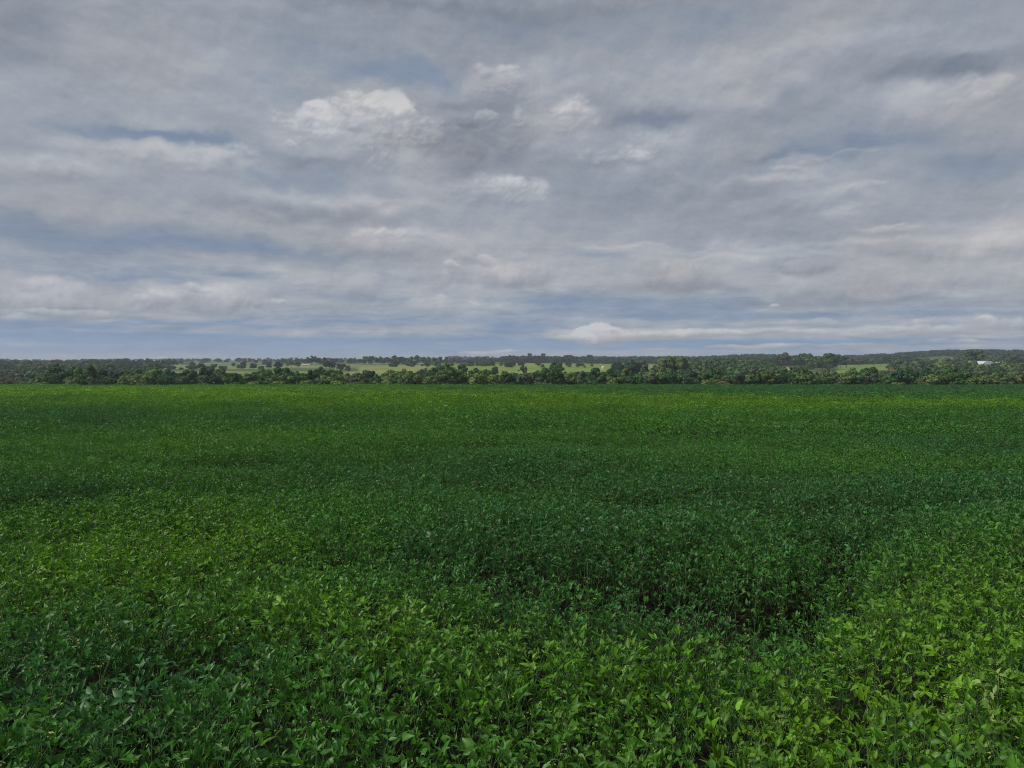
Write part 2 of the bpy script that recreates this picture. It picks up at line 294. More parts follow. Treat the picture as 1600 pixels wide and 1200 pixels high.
bil = lambda ox, oy: W.noise(C2(1.0, 1.7, 8.2, ox, oy), 13.0, 7, 0.60, 0.0)
puff = W.m('SUBTRACT', bil(0, 0), 0.5)
emb = W.m('SUBTRACT', puff, W.m('SUBTRACT', bil(-0.006, 0.010), 0.5))     # lumps lit from above and the left
fin = lambda ox, oy: W.noise(W.comb(W.m('ADD', az, ox), W.m('MULTIPLY', W.m('ADD', el, oy), 1.3), 2.2), 34.0, 6, 0.6, 0.0)
fine = W.m('SUBTRACT', fin(0, 0), 0.5); femb = W.m('SUBTRACT', fine, W.m('SUBTRACT', fin(-0.0025, 0.005), 0.5))
wisp = W.m('SUBTRACT', W.noise(C2(1.0, 4.2, 2.2), 24.0, 6, 0.6, 0.7), 0.5)
mad = lambda a, x, k: W.m('ADD', a, W.m('MULTIPLY', x, k))
cv = mad(mad(mad(W.m('ADD', W.ramp(el, 0.004, 0.10, 0.42, 0.86, False), cover_), tex, 0.75), puff, 0.34), W.m('MULTIPLY', wisp, low), 0.5)
cv = W.ramp(cv, 0.05, 1.0)
lt = mad(mad(mad(mad(mad(W.m('ADD', 0.46, light_), low, 0.17), tex, 0.20), puff, 0.20), emb, 0.30), W.m('MULTIPLY', wisp, low), 0.35)
lt = W.m('ADD', lt, W.m('MULTIPLY', femb, 0.22), clamp=True)
cr = W.n.new('ShaderNodeValToRGB'); W.l.new(lt, cr.inputs[0])
els = cr.color_ramp.elements
els[0].position = 0.0; els[0].color = (*srgb(110, 119, 135), 1)
els[1].position = 1.0; els[1].color = (*srgb(208, 210, 214), 1)
for p, c in ((0.25, (132, 140, 154)), (0.5, (157, 163, 174)), (0.75, (184, 187, 193))):
    e_ = els.new(p); e_.color = (*srgb(*c), 1)
cloudc = cr.outputs[0]
# a faint warm cast on parts of the cloud
tone = W.noise(C2(1.0, 2.0, 4.4), 4.0, 2, 0.5)
cloudc = W.mix(W.ramp(tone, 0.42, 0.66), cloudc, W.mix(1.0, cloudc, (1.04, 1.0, 0.955), 'MULTIPLY'))
# clear air between the clouds
skyc = W.mix(W.ramp(el, 0.0, 0.13), srgb(129, 154, 184), srgb(126, 142, 164))
skyc = W.mix(W.ramp(el, -0.005, 0.04, 0.5, 0.0), skyc, srgb(165, 184, 205))
skyc = W.v('SCALE', skyc, scale=mad(1.0, W.m('ADD', tex, wisp), 0.35))
col = W.mix(cv, skyc, cloudc)
hv = mad(mad(mad(heads_, femb, 0.10), fine, 0.22), puff, 0.30)
hr = W.n.new('ShaderNodeValToRGB'); W.l.new(hv, hr.inputs[0]); eh = hr.color_ramp.elements
eh[0].position = 0.0; eh[0].color = (*srgb(112, 120, 135), 1); eh[1].position = 1.0; eh[1].color = (*srgb(203, 205, 209), 1)
for p, c in ((0.3, (135, 142, 155)), (0.6, (168, 172, 181)), (0.8, (188, 190, 196))):
    e_ = eh.new(p); e_.color = (*srgb(*c), 1)
pa = W.m('ADD', fa.outputs['Alpha'], W.m('MULTIPLY', fine, W.m('MULTIPLY', W.m('SUBTRACT', 1.0, fa.outputs['Alpha']), W.m('MULTIPLY', fa.outputs['Alpha'], 2.2))), clamp=True)
col = W.mix(W.m('MULTIPLY', pa, 0.92), col, W.mix(W.ramp(tone, 0.40, 0.62, 0.0, 0.8), hr.outputs[0], W.mix(1.0, hr.outputs[0], (1.045, 1.0, 0.945), 'MULTIPLY')))
# overhead: even bright cloud
col = W.mix(W.ramp(el, 0.55, 0.9, 0.0, 0.7), col, srgb(176, 178, 186))
W.l.new(col, em.inputs[0]); em.inputs[1].default_value = 1.0
dme = mesh('sky', DV, DF, sm, True)
a = dme.attributes.new('cloud', 'FLOAT_COLOR', 'POINT'); a.data.foreach_set('color', np.stack([cover, light, np.clip(pvl, 0, 1.1), pal], -1).astype(np.float32).ravel())
tag(link('sky', dme), kind='structure')

# ---- ground sheet (soil under the crop, then valley, pastures and hills out to the horizon)
ys = np.concatenate([np.linspace(-40, 1.5, 12), np.geomspace(2.0, 250, 300), np.geomspace(251, 6000, 220), np.geomspace(6400, 9000, 5)])
ts = np.concatenate([np.linspace(-3, -0.85, 14)[:-1], np.linspace(-0.85, 0.85, 421), np.linspace(0.85, 3, 14)[1:]])
YY, TT = np.meshgrid(ys, ts, indexing='ij')
XX = TT * (np.maximum(YY, 0) + 6 + 60 * sstep(10, -10, YY))
ZZ = terr(XX, YY)
V = np.stack([XX, YY, ZZ], -1).reshape(-1, 3)
ni, nj = YY.shape
idx = np.arange(ni * nj).reshape(ni, nj)
F = np.stack([idx[:-1, :-1], idx[:-1, 1:], idx[1:, 1:], idx[1:, :-1]], -1).reshape(-1, 4)
# land cover colours (albedo): soil, scrub, pastures, farmland
X, Y = V[:, 0], V[:, 1]; PXc = 800 + FPX * X / np.maximum(Y, 1)
soil = np.array([0.016, 0.014, 0.009]); scrub = np.array([0.055, 0.085, 0.030])
LC = np.where((Y < EDGE - 1)[:, None], soil, scrub)
def patch(px0, px1, s0, s1, c, soft=4):
    global LC
    wob = 10 * (fbm(X / 90.0, Y / 160.0, 5, 3) - 0.5)
    m = sstep(px0 - soft, px0 + soft, PXc + wob) * (1 - sstep(px1 - soft, px1 + soft, PXc + wob)) * sstep(s0 * 0.98, s0 * 1.02, Y + wob * 3) * (1 - sstep(s1 * 0.98, s1 * 1.02, Y + wob * 3))
    LC = LC * (1 - m[:, None]) + np.array(c) * m[:, None]
LC[(Y > 560) & (Y <= 1300)] = (.075, .115, .04)
LC[Y > 1300] = LC[Y > 1300] * 0 + np.array([0.045, 0.085, 0.035])
patch(-400, 2000, 2300, 3900, (0.045, 0.085, 0.040))
patch(230, 560, 640, 820, (0.20, 0.235, 0.09)); patch(240, 560, 980, 1450, (0.16, 0.21, 0.08)); patch(100, 142, 700, 1100, (0.20, 0.21, 0.11))
patch(560, 670, 640, 1300, (0.20, 0.24, 0.08))
patch(665, 800, 620, 1350, (0.17, 0.235, 0.05)); patch(795, 1060, 600, 1450, (0.165, 0.235, 0.05))
patch(1205, 1265, 640, 1100, (0.34, 0.29, 0.10)); patch(1255, 1300, 620, 800, (0.17, 0.23, 0.06)); patch(1308, 1390, 620, 1400, (0.15, 0.235, 0.05))
patch(1400, 1425, 700, 1100, (0.14, 0.22, 0.07)); patch(1410, 1500, 1350, 1750, (.13, .17, .08)); patch(1555, 1700, 1120, 1450, (.15, .20, .08)); patch(1130, 1200, 1250, 1500, (.14, .19, .08)); patch(60, 190, 1150, 1500, (.16, .20, .09)); patch(560, 1220, 1460, 1640, (.17, .22, .07)); patch(300, 560, 1600, 1900, (.14, .18, .08)); patch(300, 500, 2000, 2900, (0.075, 0.13, 0.055)); patch(1380, 1500, 1700, 2300, (0.07, 0.12, 0.06))
patch(1450, 1700, EDGE + 1, EDGE + 7, (0.26, 0.24, 0.17)); patch(-200, 330, EDGE + 1, EDGE + 5, (0.20, 0.21, 0.15))
patch(-200, 70, EDGE + 5, 300, (0.16, 0.20, 0.07))
gm, T, out = new_mat('land')
p = T.n.new('ShaderNodeBsdfPrincipled'); T.l.new(p.outputs[0], out.inputs[0])
ca = T.n.new('ShaderNodeVertexColor'); ca.layer_name = 'cover'
g = T.n.new('ShaderNodeNewGeometry')
n1 = T.noise(g.outputs['Position'], 0.012, 6, 0.62); n2 = T.noise(g.outputs['Position'], 0.35, 6, 0.65); n3 = T.noise(g.outputs['Position'], 9.0, 5, 0.7)
f = T.m('MULTIPLY', T.ramp(n1, 0.3, 0.7, 0.72, 1.25, False), T.ramp(n2, 0.3, 0.7, 0.8, 1.2, False))
f = T.m('MULTIPLY', f, T.ramp(n3, 0.3, 0.7, 0.7, 1.3, False))
T.l.new(T.v('SCALE', ca.outputs[0], scale=f), p.inputs['Base Color'])
p.inputs['Roughness'].default_value = 0.95; p.inputs['Specular IOR Level'].default_value = 0.1
bmp = T.n.new('ShaderNodeBump'); bmp.inputs['Distance'].default_value = 0.03; T.l.new(n3, bmp.inputs['Height']); T.l.new(bmp.outputs[0], p.inputs['Normal'])
gme = mesh('ground', V, F, gm, True)
at_ = gme.attributes.new('cover', 'FLOAT_COLOR', 'POINT')
at_.data.foreach_set('color', np.concatenate([LC, np.ones((len(LC), 1))], 1).astype(np.float32).ravel())
tag(link('ground', gme), kind='structure')

# ------------------------------------------------------------------ soybean crop
class Buf:
    """collects polygons of several materials into one mesh"""
    def __init__(s): s.V = []; s.F = []; s.M = []; s.n = 0; s.tone = []
    def add(s, V, F, m=0, tone=1.0):
        s.V.append(np.asarray(V, float)); s.F += [tuple(i + s.n for i in f) for f in F]; s.M += [m] * len(F); s.n += len(V)
        s.tone += [tone] * len(V)
    def mesh(s, name, mats, smooth=True):
        me = bpy.data.meshes.new(name); me.from_pydata(np.concatenate(s.V).tolist(), [], s.F)
        for m in mats: me.materials.append(m)
        me.polygons.foreach_set('material_index', np.array(s.M, np.int32))
        me.polygons.foreach_set('use_smooth', np.full(len(s.F), smooth))
        a = me.attributes.new('tone', 'FLOAT', 'POINT'); a.data.foreach_set('value', np.array(s.tone, np.float32))
        return me

def frame(d, up):
    d = d / np.linalg.norm(d); s_ = np.cross(d, up); s_ = s_ / (np.linalg.norm(s_) + 1e-9); u = np.cross(s_, d); return np.stack([s_, d, u])
def leaflet(B, base, d, roll, L, Wd, fold, droop, lod=0, m=0, tone=1.0):
    """one ovate pointed leaflet: folded along the midrib, tip bent"""
    f = frame(d, np.array([0, 0, 1.0]) + 1e-3)
    c, s_ = math.cos(roll), math.sin(roll)
    f = np.stack([f[0] * c + f[2] * s_, f[1], -f[0] * s_ + f[2] * c])
    if lod == 0: st = [(0.14, 0.66), (0.32, 1.0), (0.58, 0.76), (0.82, 0.33)]
    elif lod == 1: st = [(0.34, 1.0), (0.70, 0.66)]
    else: st = [(0.40, 1.0)]
    V = [(0, 0, 0)]
    for t, w in st:
        z = -droop * t * t * L; hw = w * Wd / 2
        V += [(-hw, t * L, z + hw * fold), (0, t * L, z), (hw, t * L, z + hw * fold)]
    V.append((0, L * (1 - 0.12 * abs(droop)), -droop * L)); V = np.array(V) @ f + base
    n = len(st); F = [(0, 2, 1), (0, 3, 2)]
    for i in range(n - 1):
        a = 1 + 3 * i; F += [(a, a + 1, a + 4, a + 3), (a + 1, a + 2, a + 5, a + 4)]
    a = 1 + 3 * (n - 1); F += [(a, a + 1, a + 3), (a + 1, a + 2, a + 3)]
    B.add(V, F, m, tone)
def stalk(B, a, b, r0, r1, m=1, bend=0.0, k=3, seg=2):
    a = np.array(a, float); b = np.array(b, float); f = frame(b - a, np.array([0.3, 0.1, 1.0]))
    V = []; 
    for i in range(seg + 1):
        t = i / seg; c = a + (b - a) * t + np.array([0, 0, 1.0]) * bend * math.sin(math.pi * t); r = r0 + (r1 - r0) * t
        for j in range(k): an = 2 * math.pi * j / k; V.append(c + f[0] * r * math.cos(an) + f[2] * r * math.sin(an))
    F = [(i * k + j, i * k + (j + 1) % k, (i + 1) * k + (j + 1) % k, (i + 1) * k + j) for i in range(seg) for j in range(k)]
    B.add(V, F, m)
def pod(B, base, d, L, m=2):
    f = frame(d, np.array([0.2, 0.9, 0.3])); V = [(0, 0, 0)]
    for t, w in ((0.25, 0.8), (0.5, 1.0), (0.8, 0.75)):
        z = 0.12 * math.sin(math.pi * t) * L
        V += [(-w * 0.0045, t * L, z), (0, t * L, z + 0.0028), (w * 0.0045, t * L, z), (0, t * L, z - 0.0028)]
    V.append((0, L, 0)); V = np.array(V) @ f + base
    F = [(0, 1 + j, 1 + (j + 1) % 4) for j in range(4)]
    for i in range(2): F += [(1 + 4 * i + j, 1 + 4 * i + (j + 1) % 4, 5 + 4 * i + (j + 1) % 4, 5 + 4 * i + j) for j in range(4)]
    F += [(9 + j, 13, 9 + (j + 1) % 4) for j in range(4)]
    B.add(V, F, m)
WIND = np.array([0.55, 0.25, 0.0])       # leaves lean with the breeze, towards the right
def plant(B, r, lod=0, ox=0, oy=0, H=0.74, nodes=11, big=1.0):
    st = np.array([ox, oy, 0.0]); lean = np.array([r.normal(0, .05), r.normal(0, .05), 0])
    top = st + np.array([0, 0, H * 0.93]) + lean
    if lod == 0: stalk(B, st, top, .005, .0025, 1, 0, 4, 3)
    a0 = r.uniform(0, 6.28)
    for i in range(nodes):
        t = 0.28 + 0.72 * i / (nodes - 1); node = st + (top - st) * t
        az_ = a0 + i * 2.5 + r.normal(0, .4); el_ = R(r.uniform(28, 68) if t < 0.85 else r.uniform(45, 85))
        pl = r.uniform(.13, .25) * (1.0 if t < 0.85 else 0.55) * (0.8 + .3 * big)
        d = np.array([math.cos(az_) * math.cos(el_), math.sin(az_) * math.cos(el_), math.sin(el_)]) + WIND * 0.12
        tip = node + d * pl
        if lod == 0: stalk(B, node, tip, .0021, .0014, 1, 0.012)
        L = r.uniform(.052, .087) * (1.0 if t < 0.9 else 0.7) * big; out = np.array([math.cos(az_), math.sin(az_), 0])
        pit = r.uniform(0.3, 1.45) if r.random() < 0.85 else r.uniform(-1.2, -0.2)
        tone = r.uniform(*((0.8, 1.2), (0.65, 1.4), (0.45, 1.7))[lod])
        for k, turn in enumerate((0, 1.25, -1.25)):
            aa = az_ + turn + r.normal(0, .2); pp = pit + r.normal(0, .35)
            dd = np.array([math.cos(aa) * math.cos(pp), math.sin(aa) * math.cos(pp), math.sin(pp)]) + WIND * 0.35
            ll = L * (1.05 if k == 0 else 0.92)
            leaflet(B, tip + out * (0.02 if k == 0 else 0), dd, r.normal(0, .55), ll, ll * r.uniform(.36, .56), r.uniform(.25, 1.0), r.uniform(-.1, .45), lod, 0, tone * r.uniform(.9, 1.1))
        if lod == 0 and 0.45 < t and r.random() < 0.15:
            for _ in range(r.integers(2, 5)):
                dd = np.array([r.normal(0, .6), r.normal(0, .6), r.uniform(-1, .3)]); pod(B, node + d * r.uniform(0, .06), dd, r.uniform(.025, .045))

def leaf_mat(name, base=None):
    m, T, out = new_mat(name)
    p = T.n.new('ShaderNodeBsdfPrincipled'); tr = T.n.new('ShaderNodeBsdfTranslucent'); mx = T.n.new('ShaderNodeMixShader')
    if base is None:
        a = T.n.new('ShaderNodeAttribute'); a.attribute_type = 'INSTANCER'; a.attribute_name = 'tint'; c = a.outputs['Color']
    else:
        c = T.n.new('ShaderNodeRGB'); c.outputs[0].default_value = (*base, 1); c = c.outputs[0]
    tn = T.n.new('ShaderNodeAttribute'); tn.attribute_name = 'tone'
    g = T.n.new('ShaderNodeNewGeometry')
    rnd = g.outputs['Random Per Island']
    vein = T.noise(g.outputs['Position'], 60.0, 3, 0.6)
    f = T.m('MULTIPLY', tn.outputs['Fac'], T.ramp(vein, 0.3, 0.7, 0.85, 1.15, False))
    c1 = T.v('SCALE', c, scale=f)
    c1 = T.mix(T.m('MULTIPLY', T.m('POWER', rnd, 6.0), 0.55), c1, (0.12, 0.17, 0.035))
    back = T.mix(T.m('MULTIPLY', g.outputs['Backfacing'], 0.35), c1, (0.12, 0.19, 0.10))
    T.l.new(back, p.inputs['Base Color']); p.inputs['Roughness'].default_value = 0.45; p.inputs['Specular IOR Level'].default_value = 0.38
    tc = T.mix(1.0, c1, (1.5, 1.55, 0.7), 'MULTIPLY'); T.l.new(tc, tr.inputs[0])
    mx.inputs[0].default_value = 0.30
    T.l.new(p.outputs[0], mx.inputs[1]); T.l.new(tr.outputs[0], mx.inputs[2]); T.l.new(mx.outputs[0], out.inputs[0])
    return m
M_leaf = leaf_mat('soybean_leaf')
M_stalk = simple('soybean_stalk', (0.055, 0.14, 0.035), 0.7, 0.2, 20)
M_pod = simple('soybean_pod', (0.28, 0.36, 0.11), 0.7, 0.2, 30)

protos = bpy.data.collections.new('soybean_shapes')      # not linked: only instanced by the crop
def proto(name, me):
    o = bpy.data.objects.new(name, me); protos.objects.link(o)
NA, NB_, NC = 10, 8, 6
for i in range(NA):
    r = np.random.default_rng(100 + i); B = Buf(); plant(B, r, 0, H=r.uniform(.68, .80), nodes=16); proto('a_plant_%02d' % i, B.mesh('soybean', [M_leaf, M_stalk, M_pod]))
for i in range(NB_):
    r = np.random.default_rng(200 + i); B = Buf()
    plant(B, r, 1, 0, 0, H=r.uniform(.68, .8), nodes=13, big=1.38); proto('b_plant_%02d' % i, B.mesh('soybean', [M_leaf, M_stalk, M_pod]))
for i in range(NC):
    r = np.random.default_rng(300 + i); B = Buf()
    for k in range(4): plant(B, r, 2, (k % 2 - .5) * .36 + r.normal(0, .08), (k // 2 - .5) * .36 + r.normal(0, .08), H=r.uniform(.52, .92), nodes=11, big=1.75)
    proto('c_patch_%02d' % i, B.mesh('soybean', [M_leaf, M_stalk, M_pod]))

def jgrid(x0, x1, y0, y1, step, jit=0.5):
    gx, gy = np.meshgrid(np.arange(x0, x1, step), np.arange(y0, y1, step))
    gx = gx.ravel() + rng.uniform(-jit, jit, gx.size) * step; gy = gy.ravel() + rng.uniform(-jit, jit, gy.size) * step
    k = np.abs(gx) < 0.84 * gy + 5; return gx[k], gy[k]
parts = []
x, y = jgrid(-32, 32, 1.2, 30, 0.215); parts.append((x, y, rng.integers(0, NA, x.size), rng.uniform(.86, 1.12, x.size)))
x, y = jgrid(-74, 74, 30, 80, 0.33); parts.append((x, y, NA + rng.integers(0, NB_, x.size), rng.uniform(.86, 1.14, x.size)))
x, y = jgrid(-216, 216, 80.3, EDGE - 1, 0.74); parts.append((x, y, NA + NB_ + rng.integers(0, NC, x.size), rng.uniform(.88, 1.14, x.size)))
PX_ = np.concatenate([a[0] for a in parts]); PY_ = np.concatenate([a[1] for a in parts]); PI_ = np.concatenate([a[2] for a in parts]); PS_ = np.concatenate([a[3] for a in parts])
# sparser, weaker plants inside the dips
dip = sum(channel(PX_, PY_, *c) for c in CH)
keep = rng.uniform(0, 1, PX_.size) > np.clip((dip - 0.10) * 1.5, 0, 0.38) * (PY_ < 60)
patchy = fbm(PX_ / 1.6, PY_ / 1.3, 31, 3)
keep &= ~((patchy < 0.27) & (rng.uniform(0, 1, PX_.size) < .4) & (PY_ < 40))
PX_, PY_, PI_, PS_, dip = PX_[keep], PY_[keep], PI_[keep], PS_[keep], dip[keep]
PS_ = PS_ * (1 + 0.30 * (fbm(PX_ / 2.7, PY_ / 4.0, 43, 2) - 0.5) * 2 * sstep(30, 70, PY_)) * (1 + 0.16 * (fbm(PX_ / 2.2, PY_ / 1.8, 41, 3) - 0.5) * 2) * (1 - 0.25 * np.clip(dip, 0, .5))
# crop colour across the field: dark blue-green and yellower stands; far sun bands and cloud shadows painted in
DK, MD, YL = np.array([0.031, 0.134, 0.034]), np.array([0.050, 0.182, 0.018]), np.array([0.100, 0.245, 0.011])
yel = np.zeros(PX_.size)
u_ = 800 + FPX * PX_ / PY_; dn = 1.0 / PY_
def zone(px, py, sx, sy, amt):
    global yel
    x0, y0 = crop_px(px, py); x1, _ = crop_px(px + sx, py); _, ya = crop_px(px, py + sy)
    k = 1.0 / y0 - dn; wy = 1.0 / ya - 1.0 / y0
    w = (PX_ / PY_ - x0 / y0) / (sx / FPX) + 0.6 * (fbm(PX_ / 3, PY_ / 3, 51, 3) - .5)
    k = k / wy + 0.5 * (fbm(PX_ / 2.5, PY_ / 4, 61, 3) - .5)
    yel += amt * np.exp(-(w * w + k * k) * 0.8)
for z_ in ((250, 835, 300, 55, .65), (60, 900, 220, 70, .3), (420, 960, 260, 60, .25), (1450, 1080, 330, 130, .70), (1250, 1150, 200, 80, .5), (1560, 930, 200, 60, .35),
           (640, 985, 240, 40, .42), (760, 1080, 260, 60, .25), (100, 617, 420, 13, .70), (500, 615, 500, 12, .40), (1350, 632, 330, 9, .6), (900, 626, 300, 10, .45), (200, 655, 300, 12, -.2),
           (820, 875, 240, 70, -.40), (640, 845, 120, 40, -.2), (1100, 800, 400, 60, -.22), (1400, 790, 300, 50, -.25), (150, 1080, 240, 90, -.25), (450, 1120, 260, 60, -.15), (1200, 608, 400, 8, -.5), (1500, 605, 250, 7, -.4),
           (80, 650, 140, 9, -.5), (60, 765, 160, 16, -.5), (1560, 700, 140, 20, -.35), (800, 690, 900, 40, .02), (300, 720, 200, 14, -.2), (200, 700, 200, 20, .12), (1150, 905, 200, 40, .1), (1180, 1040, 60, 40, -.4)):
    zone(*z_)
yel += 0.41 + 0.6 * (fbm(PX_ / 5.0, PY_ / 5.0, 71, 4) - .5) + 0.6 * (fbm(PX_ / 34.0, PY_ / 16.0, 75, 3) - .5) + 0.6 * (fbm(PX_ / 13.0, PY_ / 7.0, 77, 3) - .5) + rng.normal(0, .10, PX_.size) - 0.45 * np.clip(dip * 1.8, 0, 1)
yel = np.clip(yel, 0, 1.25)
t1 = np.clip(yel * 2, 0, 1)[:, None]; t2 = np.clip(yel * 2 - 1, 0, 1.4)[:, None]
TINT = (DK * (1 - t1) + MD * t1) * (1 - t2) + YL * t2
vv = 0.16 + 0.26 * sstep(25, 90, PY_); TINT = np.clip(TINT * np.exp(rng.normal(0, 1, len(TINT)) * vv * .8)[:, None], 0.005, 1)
me = bpy.data.meshes.new('soybean_crop')
P = np.stack([PX_, PY_, terr(PX_, PY_) - 0.01], -1).astype(np.float32)
me.vertices.add(len(P)); me.vertices.foreach_set('co', P.ravel())
rot = np.stack([rng.normal(0, .06, len(P)), rng.normal(0, .06, len(P)) + .04, rng.uniform(-.9, .9, len(P)) + np.pi * rng.integers(0, 2, len(P))], -1)
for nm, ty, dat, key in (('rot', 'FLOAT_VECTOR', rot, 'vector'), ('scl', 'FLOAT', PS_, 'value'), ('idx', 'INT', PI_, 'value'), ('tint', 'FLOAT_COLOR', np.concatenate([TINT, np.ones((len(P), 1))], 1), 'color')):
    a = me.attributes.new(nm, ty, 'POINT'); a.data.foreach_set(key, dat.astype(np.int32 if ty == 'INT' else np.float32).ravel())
me.update()
print('crop instances', len(P))

def scatter_group(coll):
    ng = bpy.data.node_groups.new('scatter', 'GeometryNodeTree')
    ng.interface.new_socket('Geometry', in_out='INPUT', socket_type='NodeSocketGeometry')
    ng.interface.new_socket('Geometry', in_out='OUTPUT', socket_type='NodeSocketGeometry')
    n = ng.nodes; l = ng.links
    gi, go = n.new('NodeGroupInput'), n.new('NodeGroupOutput')
    ci = n.new('GeometryNodeCollectionInfo'); ci.inputs['Collection'].default_value = coll
    ci.inputs['Separate Children'].default_value = True; ci.inputs['Reset Children'].default_value = True
    ip = n.new('GeometryNodeInstanceOnPoints'); ip.inputs['Pick Instance'].default_value = True
    def na(nm, ty):
        a = n.new('GeometryNodeInputNamedAttribute'); a.data_type = ty; a.inputs[0].default_value = nm; return a.outputs[0]
    l.new(gi.outputs[0], ip.inputs['Points']); l.new(ci.outputs[0], ip.inputs['Instance'])
    l.new(na('idx', 'INT'), ip.inputs['Instance Index']); l.new(na('rot', 'FLOAT_VECTOR'), ip.inputs['Rotation'])
    l.new(na('scl', 'FLOAT'), ip.inputs['Scale']); l.new(ip.outputs[0], go.inputs[0]); return ng
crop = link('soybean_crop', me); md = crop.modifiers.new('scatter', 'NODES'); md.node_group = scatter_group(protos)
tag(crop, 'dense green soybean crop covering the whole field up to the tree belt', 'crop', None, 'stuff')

# a few plants of the crop that stand out: pale, yellowing ones at the field's near edge
M_stalk2 = simple('pale_stalk', (0.24, 0.26, 0.12), 0.7, 0.2, 20)
def lone_plant(x, y, base, seed, label, H=0.78, big=1.2):
    t = empty('soybean_plant', (x, y, float(terr(x, y))))
    tag(t, label, 'soybean plant', 'pale soybean plants in the near crop')
    lm = leaf_mat('pale_soybean_leaf', base)
    r = np.random.default_rng(seed); B = Buf()
    for k in range(3): plant(B, r, 0, r.normal(0, .07), r.normal(0, .07), H=H * r.uniform(.9, 1.05), nodes=9, big=big)
    # split the collected mesh into foliage, stem and pods
    V = np.concatenate(B.V); tone = np.array(B.tone)
    for mi, (nm, mm) in enumerate((('foliage', lm), ('stem', M_stalk2))):
        fs = [f for f, q_ in zip(B.F, B.M) if min(q_, 1) == mi]
        if not fs: continue
        used = sorted({i for f in fs for i in f}); mp_ = {i: k for k, i in enumerate(used)}
        m_ = mesh(nm, V[used], [tuple(mp_[i] for i in f) for f in fs], mm, True)
        a = m_.attributes.new('tone', 'FLOAT', 'POINT'); a.data.foreach_set('value', tone[used].astype(np.float32))
        link(nm, m_, t)
lx, ly = crop_px(1588, 1168); lone_plant(lx, ly, (0.27, 0.42, 0.11), 11, 'palest yellow-cream soybean plant, at the very corner of the field')
lx, ly = crop_px(1222, 1128); lone_plant(lx, ly, (0.17, 0.30, 0.06), 12, 'bright lime green soybean plant beside a dark gap in the crop', 0.72, 1.0)

# ------------------------------------------------------------------ trees
def tree_leaf(name):
    m, T, out = new_mat(name); p = T.n.new('ShaderNodeBsdfPrincipled'); tr = T.n.new('ShaderNodeBsdfTranslucent'); mx = T.n.new('ShaderNodeMixShader')
    oi = T.n.new('ShaderNodeObjectInfo'); g = T.n.new('ShaderNodeNewGeometry'); tn = T.n.new('ShaderNodeAttribute'); tn.attribute_name = 'tone'
    if name == 'far_leaf':
        a = T.n.new('ShaderNodeAttribute'); a.attribute_type = 'INSTANCER'; a.attribute_name = 'tint'; c = a.outputs['Color']
    else: c = oi.outputs['Color']
    f = T.m('MULTIPLY', T.ramp(g.outputs['Random Per Island'], 0, 1, .65, 1.4, False), tn.outputs['Fac'])
    c = T.v('SCALE', c, scale=f); T.l.new(c, p.inputs['Base Color']); p.inputs['Roughness'].default_value = .6; p.inputs['Specular IOR Level'].default_value = .25
    T.l.new(T.mix(1.0, c, (1.3, 1.4, .6), 'MULTIPLY'), tr.inputs[0]); mx.inputs[0].default_value = .2
    T.l.new(p.outputs[0], mx.inputs[1]); T.l.new(tr.outputs[0], mx.inputs[2]); T.l.new(mx.outputs[0], out.inputs[0]); return m
M_tree = tree_leaf('tree_leaf'); M_far = tree_leaf('far_leaf')
M_bark = simple('bark', (0.20, 0.17, 0.135), 0.9, 0.35, 2.0)

